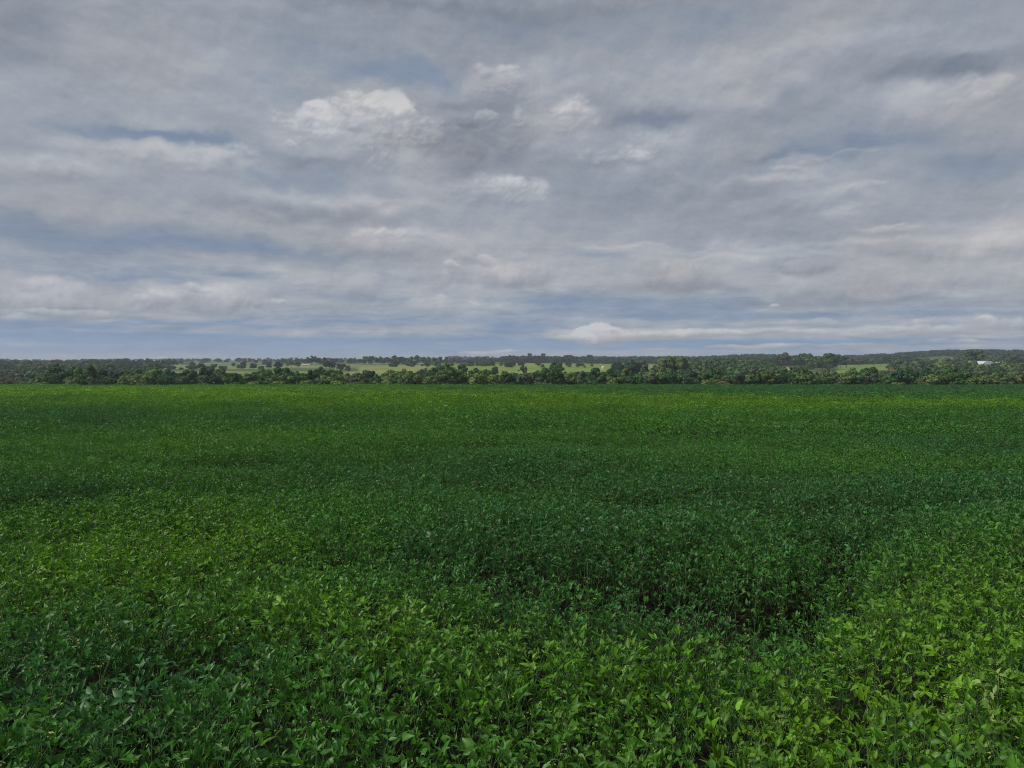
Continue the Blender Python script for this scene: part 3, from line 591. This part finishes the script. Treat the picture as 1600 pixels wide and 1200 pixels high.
def crown_mesh(name, seed, kind='round', n=1500, leaf=0.055, mat=None):
    """unit-height tree crown: leaf sprays on several lobes; tree is 1 high, crown starts at ~0.25"""
    r = np.random.default_rng(seed)
    # lobe centres and radii
    if kind == 'round':   main = [(0, 0, .60, .32, .32)]; nl, sp, zlo, zhi, lr = 16, .34, .36, .87, (.09, .19)
    elif kind == 'broad': main = [(0, 0, .56, .42, .24)]; nl, sp, zlo, zhi, lr = 20, .50, .36, .86, (.09, .18)
    elif kind == 'tall':  main = [(0, 0, .58, .20, .40)]; nl, sp, zlo, zhi, lr = 13, .17, .28, .90, (.09, .15)
    elif kind == 'bush':  main = [(0, 0, .42, .50, .40)]; nl, sp, zlo, zhi, lr = 13, .42, .18, .72, (.18, .28)
    else:                 main = [(0, 0, .70, .36, .20)]; nl, sp, zlo, zhi, lr = 10, .36, .52, .84, (.10, .16)     # open, umbrella like
    L = [(0, 0, main[0][2], main[0][3] * .72, main[0][4] * .72)]
    for i in range(nl):
        a = r.uniform(0, 6.28); q_ = sp * math.sqrt(r.uniform(0.1, 1)); z = r.uniform(zlo, zhi); rad = r.uniform(*lr)
        q_ *= 1 - .5 * max(0, (z - .62) / .38); L.append((q_ * math.cos(a), q_ * math.sin(a), z, rad, rad * r.uniform(.7, .95)))
    L = np.array(L); w = L[:, 3] ** 2; w[0] *= .7; w /= w.sum()
    pick = r.choice(len(L), n, p=w); c = L[pick]
    d = r.normal(size=(n, 3)); d /= np.linalg.norm(d, axis=1)[:, None]
    flip = (d[:, 2] < -.3) & (r.random(n) < .6); d[flip, 2] *= -1
    rad = r.uniform(.72, 1.04, n) ** 1.0
    P = c[:, :3] + d * np.stack([c[:, 3], c[:, 3], c[:, 4]], -1) * rad[:, None]
    nrm = d + r.normal(0, .28, (n, 3)); nrm /= np.linalg.norm(nrm, axis=1)[:, None]
    t = np.cross(nrm, r.normal(size=(n, 3))); t /= np.linalg.norm(t, axis=1)[:, None]; b = np.cross(nrm, t)
    s_ = leaf * r.uniform(.6, 1.3, n)[:, None]
    bend = nrm * s_ * .3
    V = np.stack([P - t * s_, P - b * s_ * .7 + bend, P + t * s_, P + b * s_ * .7 + bend], 1).reshape(-1, 3)
    F = np.arange(4 * n).reshape(n, 4); me = mesh(name, V, F, mat or M_tree)
    tone = np.repeat(r.uniform(.8, 1.2, len(L))[pick], 4)
    a = me.attributes.new('tone', 'FLOAT', 'POINT'); a.data.foreach_set('value', tone.astype(np.float32)); return me
def trunk_mesh(seed, kind):
    r = np.random.default_rng(seed); B = Buf()
    top = {'tall': .75, 'bush': .3}.get(kind, .55); r0 = .028
    p0 = np.array([0, 0, -.03]); p1 = np.array([r.normal(0, .02), r.normal(0, .02), top * .6]); stalk(B, p0, p1, r0, r0 * .65, 0, 0, 7, 3)
    stalk(B, p1 - [0, 0, .01], [p1[0] + r.normal(0, .03), p1[1] + r.normal(0, .03), top + .12], r0 * .62, r0 * .25, 0, 0, 6, 2)
    for i in range(4):
        a = r.uniform(0, 6.28); s_ = {'tall': .14, 'umbrella': .28, 'broad': .3}.get(kind, .22)
        stalk(B, p1 * r.uniform(.6, 1) , [math.cos(a) * s_, math.sin(a) * s_, top + r.uniform(-.05, .12)], r0 * .42, r0 * .14, 0, .02, 5, 2)
    return B.mesh('trunk', [M_bark])
KINDS = ['round', 'broad', 'tall', 'bush', 'umbrella']
CR = {k: [crown_mesh('crown', 40 + 10 * i + j, k, {'bush': 1100}.get(k, 1500), {'bush': .07}.get(k, .052)) for j in range(3)] for i, k in enumerate(KINDS)}
TRK = {k: [trunk_mesh(400 + 10 * i + j, k) for j in range(2)] for i, k in enumerate(KINDS)}
KN = {'round': 'rounded', 'broad': 'broad spreading', 'tall': 'tall narrow', 'bush': 'low bushy', 'umbrella': 'flat-topped open'}
COLS = {'dark green': (.022, .058, .022), 'mid green': (.042, .090, .028), 'olive green': (.085, .125, .038), 'yellow-green': (.13, .18, .045),
        'grey-green': (.065, .088, .055), 'blue-green': (.020, .052, .030), 'brownish': (.085, .080, .045)}
all_trees = []
def tree(px, s, h, kind='round', colour='dark green', wide=1.0, zone='belt', label=None, dy=0.0):
    x, y, z = at(px, s); z -= 1.0 if zone == 'solo' else 0.0
    i = len(all_trees)
    t = empty('shrub' if kind == 'bush' else 'broadleaf_tree', (x, y, z - 0.1 + dy), rng.uniform(0, 6.28), (h * wide, h * wide, h))
    cr_ = link('crown', CR[kind][rng.integers(0, 3)], t); c = np.array(COLS[colour]) * rng.uniform(1.2, 1.95)
    cr_.color = (*c, 1)
    link('stem' if kind == 'bush' else 'trunk', TRK[kind][rng.integers(0, 2)], t)
    all_trees.append(dict(o=t, px=px, s=s, kind=kind, colour=colour, zone=zone, label=label, h=h)); return t

def pickc(ch): return ch[rng.integers(0, len(ch))]
DARK = ['dark green', 'dark green', 'mid green', 'blue-green', 'mid green']; MIX = ['dark green', 'mid green', 'mid green', 'olive green', 'grey-green']; LITE = ['olive green', 'mid green', 'grey-green', 'yellow-green', 'brownish']
# the belt beyond the crop: front rank of shrubs and trees, then two taller ranks
def rank(px0, px1, step, s0, s1, h0, h1, kinds, cols, zone, wide=(.9, 1.2)):
    px = px0
    while px < px1:
        s = rng.uniform(s0, s1); tree(px + rng.uniform(-.3, .3) * step, s, rng.uniform(h0, h1) * pickc([1, 1, 1, .85, .75, 1.12]), pickc(kinds), pickc(cols), rng.uniform(*wide), zone); px += step * rng.uniform(.75, 1.25)
ALLK = ['round', 'broad', 'round', 'broad', 'tall', 'umbrella']
rank(-40, 66, 17, 262, 285, 2.2, 3.8, ['bush'], LITE, 'front')
rank(62, 1640, 14.5, 261, 272, 4.2, 6.4, ['bush', 'round', 'broad', 'bush'], MIX + LITE[:2], 'front')
rank(60, 320, 16, 285, 310, 8.0, 10.2, ALLK, DARK, 'mid', (.72, 1.05)); rank(320, 1640, 17, 285, 310, 7.6, 9.8, ALLK, MIX, 'mid', (.72, 1.05))
rank(-40, 60, 20, 290, 330, 4, 7, ALLK, LITE, 'mid')
rank(66, 1640, 27, 330, 370, 8.6, 11.6, ALLK, MIX + DARK, 'back', (.75, 1.1))
for k in range(34):
    tree(rng.uniform(-30, 1630), rng.uniform(253, 259), rng.uniform(1.3, 2.8), 'bush', pickc(LITE), rng.uniform(1.1, 1.9), 'margin')
# trees of the pastures and slopes beyond
tree(1406, 262, 7.2, 'round', 'blue-green', 1.15, 'solo', 'near-black smoothly rounded tree at the front of the belt among olive shrubs')
for px, s, h, w in ((1033, 520, 19.5, .62), (1043, 525, 21.5, .5), (1052, 530, 20.5, .52), (1061, 526, 21.5, .5), (1071, 528, 20.5, .56)):
    tree(px, s, h, 'tall', 'olive green', w * 1.4, 'grove')
for px, s, h, k, c in ((984, 560, 17, 'round', 'dark green'), (996, 565, 18, 'round', 'grey-green'), (975, 570, 13, 'broad', 'dark green'), (1021, 560, 12, 'tall', 'dark green'), (1008, 565, 11, 'round', 'mid green')):
    tree(px, s, h, k, c, 1.1, 'grove2')
for px, s, h, k in ((818, 700, 9, 'broad'), (841, 520, 11, 'broad'), (871, 640, 15, 'round'), (901, 560, 9, 'round'), (964, 720, 13, 'round'), (669, 900, 8, 'round'), (688, 600, 13, 'round'), (722, 620, 13, 'round'), (745, 640, 8, 'round'), (773, 660, 10, 'tall'), (795, 900, 8, 'round'), (660, 620, 10, 'broad'),
                    (420, 900, 8, 'round'), (433, 880, 10, 'round'), (455, 1000, 11, 'broad'), (465, 980, 9, 'round'), (508, 900, 14, 'tall'), (515, 820, 14, 'broad'), (530, 800, 10, 'round'), (315, 900, 9, 'broad'), (338, 560, 13, 'broad'), (345, 820, 7, 'round'), (300, 1100, 9, 'broad'), (380, 1000, 10, 'round'), (365, 1050, 8, 'round')):
    tree(px, s, h, k, pickc(['dark green', 'dark green', 'mid green', 'blue-green']), 1.05, 'pasture')
for px, s, h, k in ((487, 1250, 17, 'broad'), (494, 1260, 16, 'broad')): tree(px, s, h, k, 'blue-green', 1.0, 'skyline')
for px in range(188, 276, 9): tree(px, 1080 + rng.uniform(-40, 40), rng.uniform(10, 14), 'broad', 'blue-green', 1.1, 'clump')
for px in range(571, 700, 9): tree(px, 1350 + rng.uniform(-60, 60), rng.uniform(13, 18), pickc(['round', 'tall', 'broad']), pickc(DARK), 1.1, 'hedgerow')
for px, h in ((828, 26), (849, 26), (885, 24), (893, 22), (912, 16), (922, 25), (935, 17), (710, 15), (745, 17), (757, 18), (775, 13)):
    tree(px, 1750, h * .85, 'round' if h < 26 else 'tall', 'blue-green', 1.1, 'skyline')
for px, s, h, k in ((1215, 1000, 15, 'round'), (1225, 980, 20, 'round'), (1237, 1000, 17, 'broad'), (1262, 1000, 21, 'round'), (1248, 1050, 20, 'broad'), (1275, 900, 17, 'round'), (1285, 880, 20, 'broad'), (1297, 900, 21, 'round'), (1262, 760, 10, 'broad'), (1303, 1100, 17, 'round'),
                    (1322, 1000, 17, 'broad'), (1313, 1000, 18, 'round'), (1343, 1150, 16, 'broad'), (1365, 1150, 14, 'broad'), (1376, 1200, 13, 'round'), (1402, 800, 15, 'round'), (1394, 760, 12, 'broad'), (1414, 1100, 15, 'broad'), (1420, 720, 13, 'broad'), (1438, 700, 14, 'broad'), (1457, 600, 15, 'broad'), (1448, 640, 13, 'broad'),
                    (1515, 980, 27, 'tall'), (1523, 990, 26, 'round'), (1506, 900, 17, 'broad'), (1490, 700, 15, 'broad'), (1475, 800, 16, 'round'), (1574, 1100, 20, 'round'), (1583, 1000, 21, 'broad'), (1598, 1000, 17, 'broad'), (1240, 640, 11, 'round'), (1220, 600, 10, 'broad')):
    tree(px, s, h, k, pickc(DARK + ['grey-green']), 1.15, 'slope')
rank(1090, 1215, 17, 520, 900, 12, 17, ALLK, MIX, 'slope'); rank(1395, 1620, 22, 520, 620, 12, 15, ALLK, LITE + MIX, 'slope'); rank(1430, 1620, 16, 700, 900, 11, 16, ALLK, DARK + LITE, 'slope')
rank(-20, 175, 17, 520, 800, 9, 13, ALLK, ['grey-green', 'mid green', 'grey-green', 'olive green'], 'slope')
print('trees', len(all_trees))

# ---- labels that single each tree out
LM = [(30, 'the scrubby end'), (120, 'the pale pasture strip'), (230, 'the dark hilltop clump'), (370, 'the dry pasture'), (487, 'the domed skyline tree'), (530, 'the white farmhouse'),
      (630, 'the long hedgerow'), (740, 'the bright pasture'), (840, 'the thin skyline trees'), (942, 'the white tank'), (1052, 'the olive grove'),
      (1170, 'the hill hump'), (1240, 'the ochre field'), (1350, 'the green slope field'), (1406, 'the near-black tree'), (1470, 'the wooded slope'), (1545, 'the arched shed'), (1640, 'the dirt track')]
ZN = {'margin': ('at the crop edge', 'low shrubs along the far crop edge'), 'front': ('in the belt front', 'shrubs and trees in the front rank of the belt'), 'mid': ('in mid belt', 'trees in the second rank of the belt'), 'back': ('at the belt rear', 'trees at the rear of the belt'),
      'grove': ('in the tall olive grove', 'tall olive trees of the grove'), 'grove2': ('in the dark grove beside the olive grove', 'trees of the dark grove'), 'pasture': ('in open pasture', 'scattered pasture trees'), 'skyline': ('on the skyline', 'trees that stand up on the skyline'),
      'clump': ('in the dark hilltop clump', 'trees of the dark hilltop clump'), 'hedgerow': ('in the long hedgerow', 'trees of the long hedgerow'), 'slope': ('on the slope', 'trees on the slope beyond the belt')}
KN = {'round': 'rounded', 'broad': 'broad', 'tall': 'slender', 'bush': 'bushy', 'umbrella': 'flat-topped'}
ORD = ['first', 'second', 'third', 'fourth', 'fifth', 'sixth', 'seventh', 'eighth', 'ninth', 'tenth', 'eleventh', 'twelfth', 'thirteenth', 'fourteenth', 'fifteenth']
from collections import defaultdict
bk = defaultdict(list)
for t in all_trees:
    if t['label']: tag(t['o'], t['label'], 'tree'); continue
    lm = min(range(len(LM)), key=lambda i: abs(LM[i][0] - t['px']))
    if t['zone'] in ('grove', 'grove2', 'clump', 'hedgerow'): lm = -1
    bk[(t['zone'], lm, t['kind'], t['colour'])].append(t)
for (zn, lm, kind, colour), L in bk.items():
    L.sort(key=lambda t: t['px'])
    for i, t in enumerate(L):
        w = 'shrub' if kind == 'bush' else 'tree'
        lead = '' if len(L) == 1 else ('leftmost' if i == 0 else 'rightmost' if i == len(L) - 1 else ORD[i])
        place = ZN[zn][0] + ('' if lm < 0 else (', below ' if zn in ('front', 'mid', 'back', 'margin') else ' near ') + LM[lm][1])
        tag(t['o'], ' '.join(f"{lead} {colour} {KN[kind]} {w} {place}".split()), w, ZN[zn][1])

# ---- far woods: hedges and woodland that read as one mass
fp = bpy.data.collections.new('wood_shapes')
for i, k in enumerate(['round', 'broad', 'broad', 'bush']):
    o = bpy.data.objects.new('wood_%d' % i, crown_mesh('wood', 90 + i, k, 420, .10, M_far)); fp.objects.link(o)
FX, FY, FH, FT = [], [], [], []
def wood(px0, px1, s0, s1, n, h0, h1, col, keep=0.0):
    px = rng.uniform(px0, px1, n); s = np.exp(rng.uniform(math.log(s0), math.log(s1), n)); x = (px - 800) / FPX * s
    k = fbm(x / 120.0, s / 160.0, 81, 3) > keep
    FX.extend(x[k]); FY.extend(s[k]); FH.extend(rng.uniform(h0, h1, k.sum())); FT.extend(np.array(col) * rng.uniform(.9, 1.8, (k.sum(), 1)) * np.array([1, 1, 1]) + rng.normal(0, .004, (k.sum(), 3)))
GB, GG, GO = (.024, .055, .032), (.045, .085, .035), (.075, .10, .05)
wood(-60, 250, 480, 1000, 420, 7, 11, GG, .40); wood(-60, 200, 1000, 2600, 700, 9, 15, (.035, .065, .04), .42)
wood(260, 560, 840, 990, 70, 5, 9, GG, .5); wood(560, 1050, 1000, 1120, 90, 4, 9, GG, .45); wood(-330, -60, 300, 2900, 900, 9, 15, GG, .3); wood(1680, 1950, 300, 2900, 900, 9, 15, GG, .3); wood(270, 480, 1500, 2900, 220, 8, 13, GB, .55); wood(480, 800, 1450, 2900, 500, 8, 13, GB, .55); wood(560, 760, 1000, 1350, 40, 7, 11, GG, .5)
wood(780, 1220, 1550, 2900, 1500, 7, 19, GB, .42); wood(1070, 1220, 500, 1550, 650, 10, 16, GG, .36)
wood(1200, 1450, 1300, 2900, 1300, 10, 16, GB, .36); wood(1400, 1680, 480, 1500, 1100, 10, 15, GG, .42); wood(1480, 1680, 470, 900, 300, 9, 14, GO, .4); wood(1400, 1680, 1500, 3000, 1300, 11, 17, GB, .38)
wood(1225, 1430, 470, 640, 160, 5, 9, GO, .40); wood(1190, 1330, 900, 1300, 90, 10, 15, GB, .4); wood(60, 1640, 385, 470, 420, 8, 11.5, GG, .30); wood(60, 1220, 450, 560, 520, 7, 11, GG, .42); wood(140, 330, 560, 1000, 110, 5, 8, GG, .5)
wood(700, 1200, 3000, 3300, 500, 14, 20, (.02, .045, .035), .3); wood(150, 700, 2950, 3300, 300, 7, 11, (.03, .06, .04), .5)
FX, FY, FH, FT = map(np.array, (FX, FY, FH, FT))
# keep the roofs and the small fields clear
def clear(px0, px1, s0, s1):
    global FX, FY, FH, FT
    u = 800 + FPX * FX / FY; k = ~((u > px0) & (u < px1) & (FY > s0) & (FY < s1)); FX, FY, FH, FT = FX[k], FY[k], FH[k], FT[k]
clear(1415, 1495, 1180, 1750); clear(1560, 1700, 980, 1450); clear(1135, 1195, 1050, 1500); clear(1519, 1572, 640, 1010); clear(930, 952, 560, 1200); clear(470, 500, 800, 1350); clear(1308, 1392, 640, 1400); clear(1203, 1262, 700, 1080)
me = bpy.data.meshes.new('far_woods'); P = np.stack([FX, FY, terr(FX, FY) - FH * .12], -1).astype(np.float32)
me.vertices.add(len(P)); me.vertices.foreach_set('co', P.ravel())
rot = np.stack([np.zeros(len(P)), np.zeros(len(P)), rng.uniform(0, 6.28, len(P))], -1); nP = len(P)
for nm, ty, dat, key in (('rot', 'FLOAT_VECTOR', rot, 'vector'), ('scl', 'FLOAT', FH, 'value'), ('idx', 'INT', rng.integers(0, 4, nP), 'value'), ('tint', 'FLOAT_COLOR', np.concatenate([np.clip(FT, .005, 1), np.ones((nP, 1))], 1), 'color')):
    a = me.attributes.new(nm, ty, 'POINT'); a.data.foreach_set(key, dat.astype(np.int32 if ty == 'INT' else np.float32).ravel())
fw = link('far_woods', me); md = fw.modifiers.new('scatter', 'NODES'); md.node_group = scatter_group(fp)
tag(fw, 'far-off woodland covering the hills up to the skyline', 'woodland', None, 'stuff')

# ------------------------------------------------------------------ farm buildings far off
M_white = simple('white_paint', (.80, .80, .78), .6, .08, .5); M_sheet = simple('roof_sheet', (.60, .62, .64), .5, .1, .4, .5); M_dark = simple('dark_opening', (.03, .03, .035), .6, .1); M_tile = simple('tile_roof', (.42, .36, .30), .8, .2, 1.0); M_wall = simple('plaster_wall', (.62, .60, .54), .8, .1, .6)
def boxm(B, x0, x1, y0, y1, z0, z1):
    V = [(x, y, z) for z in (z0, z1) for y in (y0, y1) for x in (x0, x1)]
    B.add(V, [(0, 2, 3, 1), (4, 5, 7, 6), (0, 1, 5, 4), (2, 6, 7, 3), (0, 4, 6, 2), (1, 3, 7, 5)])
def bmesh_(f, mat, name, parent, smooth=False):
    B = Buf(); f(B); return link(name, B.mesh(name, [mat], smooth), parent)
def arched_shed(px, s, w, d, h, label, rz=0.0, dz=0.0):
    x, y, z = at(px, s); t = empty('storage_shed', (x, y, z + dz), rz); tag(t, label, 'shed', None)
    e = h * .45
    def walls(B):
        boxm(B, -w / 2, w / 2, -d / 2, d / 2, -4, e)
    bmesh_(walls, M_white, 'wall', t)
    def roof(B):
        k = 14; V = []
        for yy in (-d / 2 - .5, d / 2 + .5):
            for i in range(k + 1):
                a = math.pi * i / k; V.append((-(w / 2 + .4) * math.cos(a), yy, e + .003 + (h - e) * math.sin(a)))
        F = [(i, i + 1, k + 2 + i, k + 1 + i) for i in range(k)] + [tuple(range(k, -1, -1)), tuple(range(k + 1, 2 * k + 2))] + [(0, k + 1, 2 * k + 1, k)]
        B.add(V, F)
    bmesh_(roof, M_sheet, 'roof', t)
    bmesh_(lambda B: boxm(B, -w * .16, w * .16, -d / 2 - .08, -d / 2 - .003, 0, e * .85), M_dark, 'door', t)
def gabled(px, s, w, d, h, label, name='farmhouse', rz=0.0, roofm=None, dz=0.0):
    x, y, z = at(px, s); t = empty(name, (x, y, z + dz), rz); tag(t, label, 'house' if 'house' in name else 'building')
    e = h * .6
    bmesh_(lambda B: boxm(B, -w / 2, w / 2, -d / 2, d / 2, -2, e), M_white, 'wall', t)
    def roof(B):
        V = [(-w / 2 - .4, -d / 2 - .4, e + .003), (w / 2 + .4, -d / 2 - .4, e + .003), (w / 2 + .4, d / 2 + .4, e + .003), (-w / 2 - .4, d / 2 + .4, e + .003), (-w / 2 - .4, 0, h), (w / 2 + .4, 0, h)]
        B.add(V, [(0, 1, 5, 4), (2, 3, 4, 5), (0, 4, 3), (1, 2, 5), (0, 3, 2, 1)])
    bmesh_(roof, roofm or M_tile, 'roof', t)
    bmesh_(lambda B: boxm(B, -.5, .5, -d / 2 - .05, -d / 2 - .003, 0, e * .8), M_dark, 'door', t)
    for q_ in (-.3, .3): bmesh_(lambda B: boxm(B, w * q_ - .6, w * q_ + .6, -d / 2 - .05, -d / 2 - .003, e * .4, e * .8), M_dark, 'window', t)
arched_shed(1536, 1020, 14, 22, 8.6, 'white arched storage shed among dark trees on the wooded slope', 0.0, 1.5)
gabled(1561, 1060, 26, 12, 7, 'long low pale farm shed beside the white arched shed', 'farm_shed', 0, M_sheet, 1.5)
gabled(1531, 740, 3.2, 3, 2.8, 'tiny pale hut below the white arched shed', 'field_hut', 0, M_sheet, 1.5)
gabled(528, 880, 5.5, 6, 5.5, 'small white farmhouse between dark trees in the dry pasture', 'farmhouse', 0.2)
gabled(478, 1150, 11, 7, 3.6, 'long low farmhouse with pale roof below the domed skyline tree', 'farmhouse', 0.1)
# the white tank in the pasture: drum, domed lid, legs
x, y, z = at(942, 930); t = empty('water_tank', (x, y, z)); tag(t, 'small round white water tank alone in the bright pasture', 'water tank')
def drum(B):
    k = 16; V = []; pr = [(1.7, .6), (1.7, 3.2)]
    for r_, zz in pr: V += [(r_ * math.cos(6.2832 * i / k), r_ * math.sin(6.2832 * i / k), zz) for i in range(k)]
    B.add(V, [(i, (i + 1) % k, k + (i + 1) % k, k + i) for i in range(k)] + [tuple(range(k - 1, -1, -1))])
def lid(B):
    k = 16; V = []
    for r_, zz in ((1.8, 3.2), (1.4, 3.7), (.7, 4.0)): V += [(r_ * math.cos(6.2832 * i / k), r_ * math.sin(6.2832 * i / k), zz) for i in range(k)]
    V.append((0, 0, 4.08)); B.add(V, [(q * k + i, q * k + (i + 1) % k, (q + 1) * k + (i + 1) % k, (q + 1) * k + i) for q in (0, 1) for i in range(k)] + [(2 * k + i, 2 * k + (i + 1) % k, 3 * k) for i in range(k)])
bmesh_(drum, M_white, 'drum', t, True); bmesh_(lid, M_white, 'lid', t, True)
bmesh_(lambda B: boxm(B, -1.9, 1.9, -1.9, 1.9, -1, .597), M_wall, 'plinth', t)

# ------------------------------------------------------------------ haze
hm, T, out = new_mat('haze'); pv = T.n.new('ShaderNodeVolumePrincipled'); T.l.new(pv.outputs[0], out.inputs['Volume'])
pv.inputs['Color'].default_value = (.80, .88, 1.0, 1); pv.inputs['Density'].default_value = 0.00014; pv.inputs['Anisotropy'].default_value = 0.2
B = Buf(); boxm(B, -28000, 28000, -80, 9100, -75, 72); tag(link('haze', B.mesh('haze', [hm], False)), kind='stuff')
